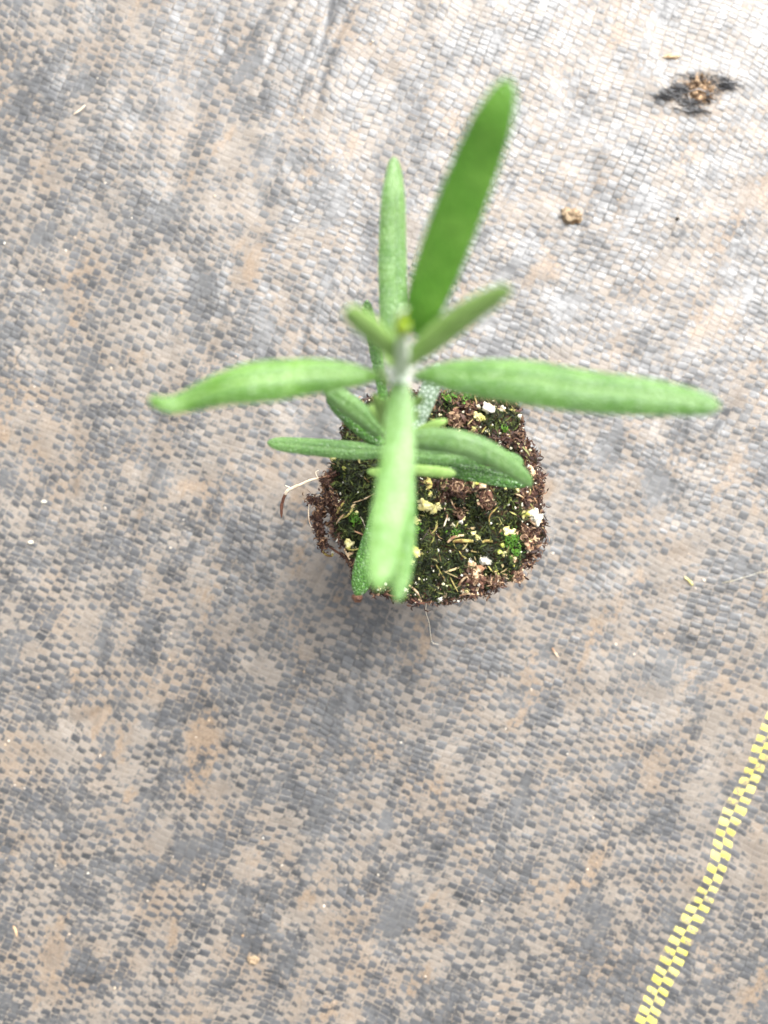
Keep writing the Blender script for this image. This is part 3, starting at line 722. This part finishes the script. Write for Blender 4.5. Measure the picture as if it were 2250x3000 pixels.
leaf([(868,745,79,14),(870,727,82,30),(871,712,84.5,34),(871,700,86,22)], 'bud', curl=0.5, groove=0, seed=7)
leaf([(872,718,80,14),(873,700,84,34),(873,686,87,34),(872,674,88.5,18)], 'bud', curl=0.6, groove=0, seed=8)
leaf([(863,808,73,18),(864,850,73.5,46),(864,895,74,58),(861,975,75,68),(851,1055,76,72),(838,1135,77,72),(826,1210,77.5,58),(819,1250,78,42),(816,1276,78,28)], 'front', roll=0, groove=0.0, curl=0.12, seed=9)
leaf([(872,960,60,30),(872,1050,64,46),(870,1140,68,50),(867,1210,71,48),(862,1260,73,36),(859,1300,74,16)], 'topr', roll=-10, groove=0.04, seed=10)
leaf([(835,905,42,16),(827,840,43,24),(816,770,44,30),(805,710,45,33),(798,675,45,28),(793,647,45,18)], 'low', roll=-25, seed=11)
leaf([(824,938,50,28),(782,898,52,46),(738,864,54,44),(700,838,55,28)], 'mid', roll=10, seed=12)
leaf([(824,962,42,22),(795,938,43,36),(760,906,44,40),(728,875,45,36),(705,850,45,22)], 'low', roll=15, seed=13)
leaf([(835,974,42,26),(790,973,42.5,38),(720,968,43,41),(650,962,43.5,37),(605,958,44,30),(577,956,44,20)], 'spk', roll=-8, groove=0.16, seed=14)
leaf([(893,945,44,22),(905,905,45,38),(920,868,46,42),(935,830,47,40),(944,800,48,28),(947,782,48,16)], 'sheen_paint', roll=-12, seed=15)
leaf([(890,938,50,10),(915,925,51,17),(945,914,52,18),(967,908,52,11)], 'small', roll=0, seed=16)
leaf([(882,950,56,40),(930,950,57,52),(990,956,57.5,54),(1050,976,57,52),(1100,1006,56,44),(1135,1034,55,30),(1148,1052,54,14)], 'mid', roll=-6, groove=0.06, seed=17)
leaf([(888,982,43,32),(960,984,43,38),(1040,985,43,36),(1100,990,43,32),(1131,1000,43,24)], 'spk', roll=6, seed=18)
leaf([(886,1002,39,26),(950,1007,39.5,34),(1010,1017,40,40),(1070,1030,40,38),(1110,1038,40,32),(1142,1046,40,18)], 'low', roll=4, groove=0.14, seed=19)
leaf([(880,1013,49,22),(925,1017,49,25),(965,1021,49,22),(985,1023,49,14)], 'small', roll=0, seed=20)
leaf([(858,1024,49,26),(820,1021,49,22),(793,1018,49,12)], 'small', roll=0, seed=21)
leaf([(866,1004,52,20),(885,1012,53,26),(893,1022,53,20)], 'small', roll=0, seed=22)
lf = leaf([(850,1030,35,24),(822,1105,36,36),(800,1180,36.5,44),(786,1235,37,47),(778,1270,37,38),(770,1290,36.5,22)], 'low', roll=10, groove=0.05, seed=23, label='low bumpy leaf with a withered brown tip')
# withered tip
pt = P(771, 1292, 36.4)
V, F = [], []
bm = bmesh.new(); bmesh.ops.create_icosphere(bm, subdivisions=3, radius=1.0)
for v in bm.verts:
    d = 1+0.5*mn.noise(v.co*1.8+Vector((3, 1, 0))); V.append((pt[0]+v.co.x*.85*d, pt[1]+v.co.y*.6*d, pt[2]+v.co.z*.4*d))
F = [[v.index for v in f.verts] for f in bm.faces]; bm.free()
mesh_obj('withered_tip', V, F, rough_mat('withered', (0.05, 0.02, 0.012), (0.12, 0.055, 0.03), 0.4, 1.5, 0.2), lf)
# little side shoots
leaf([(832,928,58,12),(822,895,60,18),(813,870,62,19),(808,850,63,12)], 'small', curl=.5, roll=25, seed=24, name='shoot_leaf')
leaf([(828,918,57,10),(812,893,59,16),(799,874,60,12)], 'small', curl=.4, roll=-20, seed=25, name='shoot_leaf')
leaf([(838,905,62,10),(834,880,64,15),(830,860,65,10)], 'small', curl=.4, seed=26, name='shoot_leaf')
leaf([(890,875,60,12),(903,866,61,18),(914,857,62,12)], 'small', curl=.4, seed=27, name='shoot_leaf')
leaf([(836,835,70,10),(828,812,71,17),(820,795,72,13)], 'small', curl=.4, seed=28, name='shoot_leaf')
leaf([(886,915,56,10),(897,900,57,15),(902,886,58,10)], 'small', curl=.4, seed=29, name='shoot_leaf')
leaf([(846,790,76,10),(833,765,74,16),(824,745,73,10)], 'small', curl=.4, seed=30, name='shoot_leaf')

# ------------------------------------------------------------------ debris on the cloth
def crumb(name, px, py, rx, ry, rz, mat, label, cat, seed=1.0, rough=.5, group=None, sub=4):
    p0 = P(px, py, 0); z0 = cloth_z(p0[0], p0[1])
    bm = bmesh.new(); bmesh.ops.create_icosphere(bm, subdivisions=sub, radius=1.0); V = []
    for v in bm.verts:
        d = 1+rough*mn.noise(v.co*1.5+Vector((seed, 0, 0)))+rough*.6*mn.noise(v.co*4+Vector((0, seed, 0)))
        V.append((v.co.x*rx*d, v.co.y*ry*d, (v.co.z+0.35)*rz*d))
    F = [[v.index for v in f.verts] for f in bm.faces]; bm.free()
    o = mesh_obj(name, V, F, mat); o.location = (p0[0]*MM, p0[1]*MM, z0*MM)
    return tag(o, label, cat, group)
M_clod = rough_mat('soil_clod_tan', (0.27, 0.20, 0.13), (0.38, 0.29, 0.19), 0.95, 1.3, 0.35, c3=(0.24, 0.15, 0.08), spec=0.1)
crumb('soil_clod', 1238, 463, 2.1, 1.4, 0.9, M_clod, 'largest tan soil clod lying on the pale cloth below the torn hole', 'clod', 3.0)
crumb('soil_crumb', 1226, 449, 0.8, 0.6, 0.5, M_clod, 'small tan soil crumb touching the upper left of the largest soil clod', 'crumb', 8.0)
crumb('bark_flake', 1455, 117, 1.6, 0.45, 0.35, M_tan, 'tan flake wedged under a lifted tape above the torn hole', 'flake', 5.0, .3)
crumb('black_seed', 1466, 470, 0.4, 0.35, 0.35, M_twigdark, 'tiny black seed on pale cloth right of the largest soil clod', 'seed', 6.0, .2, sub=3)
crumb('pebble', 546, 2078, 1.2, 0.8, 0.6, M_clod, 'buff pebble on the bare silt drift near the bottom edge', 'pebble', 12.0, .4, 'pebbles on the cloth')
crumb('pebble', 61, 1172, 0.55, 0.4, 0.5, M_white, 'white pebble near the left edge of the cloth', 'pebble', 14.0, .4, 'pebbles on the cloth', sub=2)
crumb('pebble', 88, 1084, 0.55, 0.35, 0.4, M_white, 'white pebble beside a dark tape left of the big left leaf', 'pebble', 15.0, .4, 'pebbles on the cloth', sub=2)
def stick(name, rows, mat, label, cat):
    grp = 'straw pieces scattered on the cloth' if cat == 'straw' else None
    r2 = []
    for (a, b, h, r) in rows:
        p0 = P(a, b, 0); r2.append([p0[0], p0[1], cloth_z(p0[0], p0[1])+h, r])
    o = tube(name, r2, mat, None, n=24, sides=7, jitter=.3, flat=.6)
    return tag(o, label, cat, grp)
stick('straw_piece', [(1483,1247,.3,.2),(1492,1255,.4,.26),(1500,1265,.3,.2)], M_yellow, 'short pale straw piece on the cloth right of the root plug', 'straw')
stick('hair_strand', [(1562,1260,.3,.045),(1590,1252,.9,.045),(1625,1240,1.4,.045),(1662,1229,1.8,.045),(1700,1222,1.2,.045)], M_white, 'long white hair strand reaching in from the right edge', 'hair')
stick('straw_piece', [(1196,1402,.4,.13),(1202,1412,.5,.17),(1210,1422,.4,.12)], M_root, 'thin yellowish straw piece below the root plug', 'straw')
stick('straw_piece', [(158,246,.4,.10),(170,240,.6,.15),(184,228,.5,.10)], M_root, 'thin yellowish straw piece in the upper left of the cloth', 'straw')
stick('straw_piece', [(28,2000,.4,.16),(34,2010,.7,.26),(36,2024,.5,.14)], M_tan, 'tan husk sliver on the dirty cloth by the lower left edge', 'straw')
# grit
gp = []
for _ in range(520):
    x, y = rng.uniform(-92, 92), rng.uniform(-115, 115); gp.append((x, y, cloth_z(x, y)+0.06))
tag(tiny_rocks(gp, 0.05, 0.26, 'grit', island_mat('grit', [(0.35, 0.25, 0.14), (0.55, 0.50, 0.42), (0.4, 0.30, 0.19), (0.25, 0.15, 0.08), (0.62, 0.58, 0.5)], 0.5), None, kind='stuff'), 'sand grains scattered over the cloth', 'grit')
# crumbs and torn fibres at the hole
tear = bpy.data.objects.new('torn_patch', None); link(tear); tear.location = (HOLE[0]*MM, HOLE[1]*MM, 0)
tag(tear, 'torn hole in the cloth with black frayed fibres and brown soil crumbs', 'tear')
hp, dd = [], []
for (cx, cy, n, sx, sy) in [(1445,205,60,18,9),(1490,215,45,22,8),(1500,235,50,28,6),(1575,180,50,20,9),(1520,165,35,28,7),(1470,190,60,16,8),(1530,205,30,16,14)]:
    for _ in range(n):
        q = P(cx+rng.normal(0, sx*.6), cy+rng.normal(0, sy*.6), 0)
        hp.append((q[0]-HOLE[0], q[1]-HOLE[1], cloth_z(q[0], q[1])+rng.uniform(0.1, .7))); dd.append(math.radians(-24)+rng.normal(0, .38))
fb_ = flakes('frayed_fibre', hp, 0.22, 2.4, 0.16, island_mat('frayed', [(0.006, 0.006, 0.007), (0.015, 0.015, 0.016), (0.04, 0.04, 0.042), (0.16, 0.16, 0.165), (0.01, 0.01, 0.01)], 0.5, 0.3), 0.3, parent=tear, direc=dd)
cr = []
for _ in range(420):
    a = rng.uniform(0, 2*math.pi); r = 1+rng.normal(0, .35)
    q = P(1518+17*r*math.cos(a), 190+17*r*math.sin(a), 0); cr.append((q[0]-HOLE[0], q[1]-HOLE[1], cloth_z(q[0], q[1])+rng.uniform(0, .7)))
tiny_rocks(cr, 0.08, 0.5, 'soil_crumbs', island_mat('hole_soil', [(0.05, 0.03, 0.018), (0.16, 0.10, 0.06), (0.34, 0.23, 0.14), (0.08, 0.05, 0.03), (0.42, 0.30, 0.19)], 0.9, 0.1), tear)

for o in root.children:
    pass
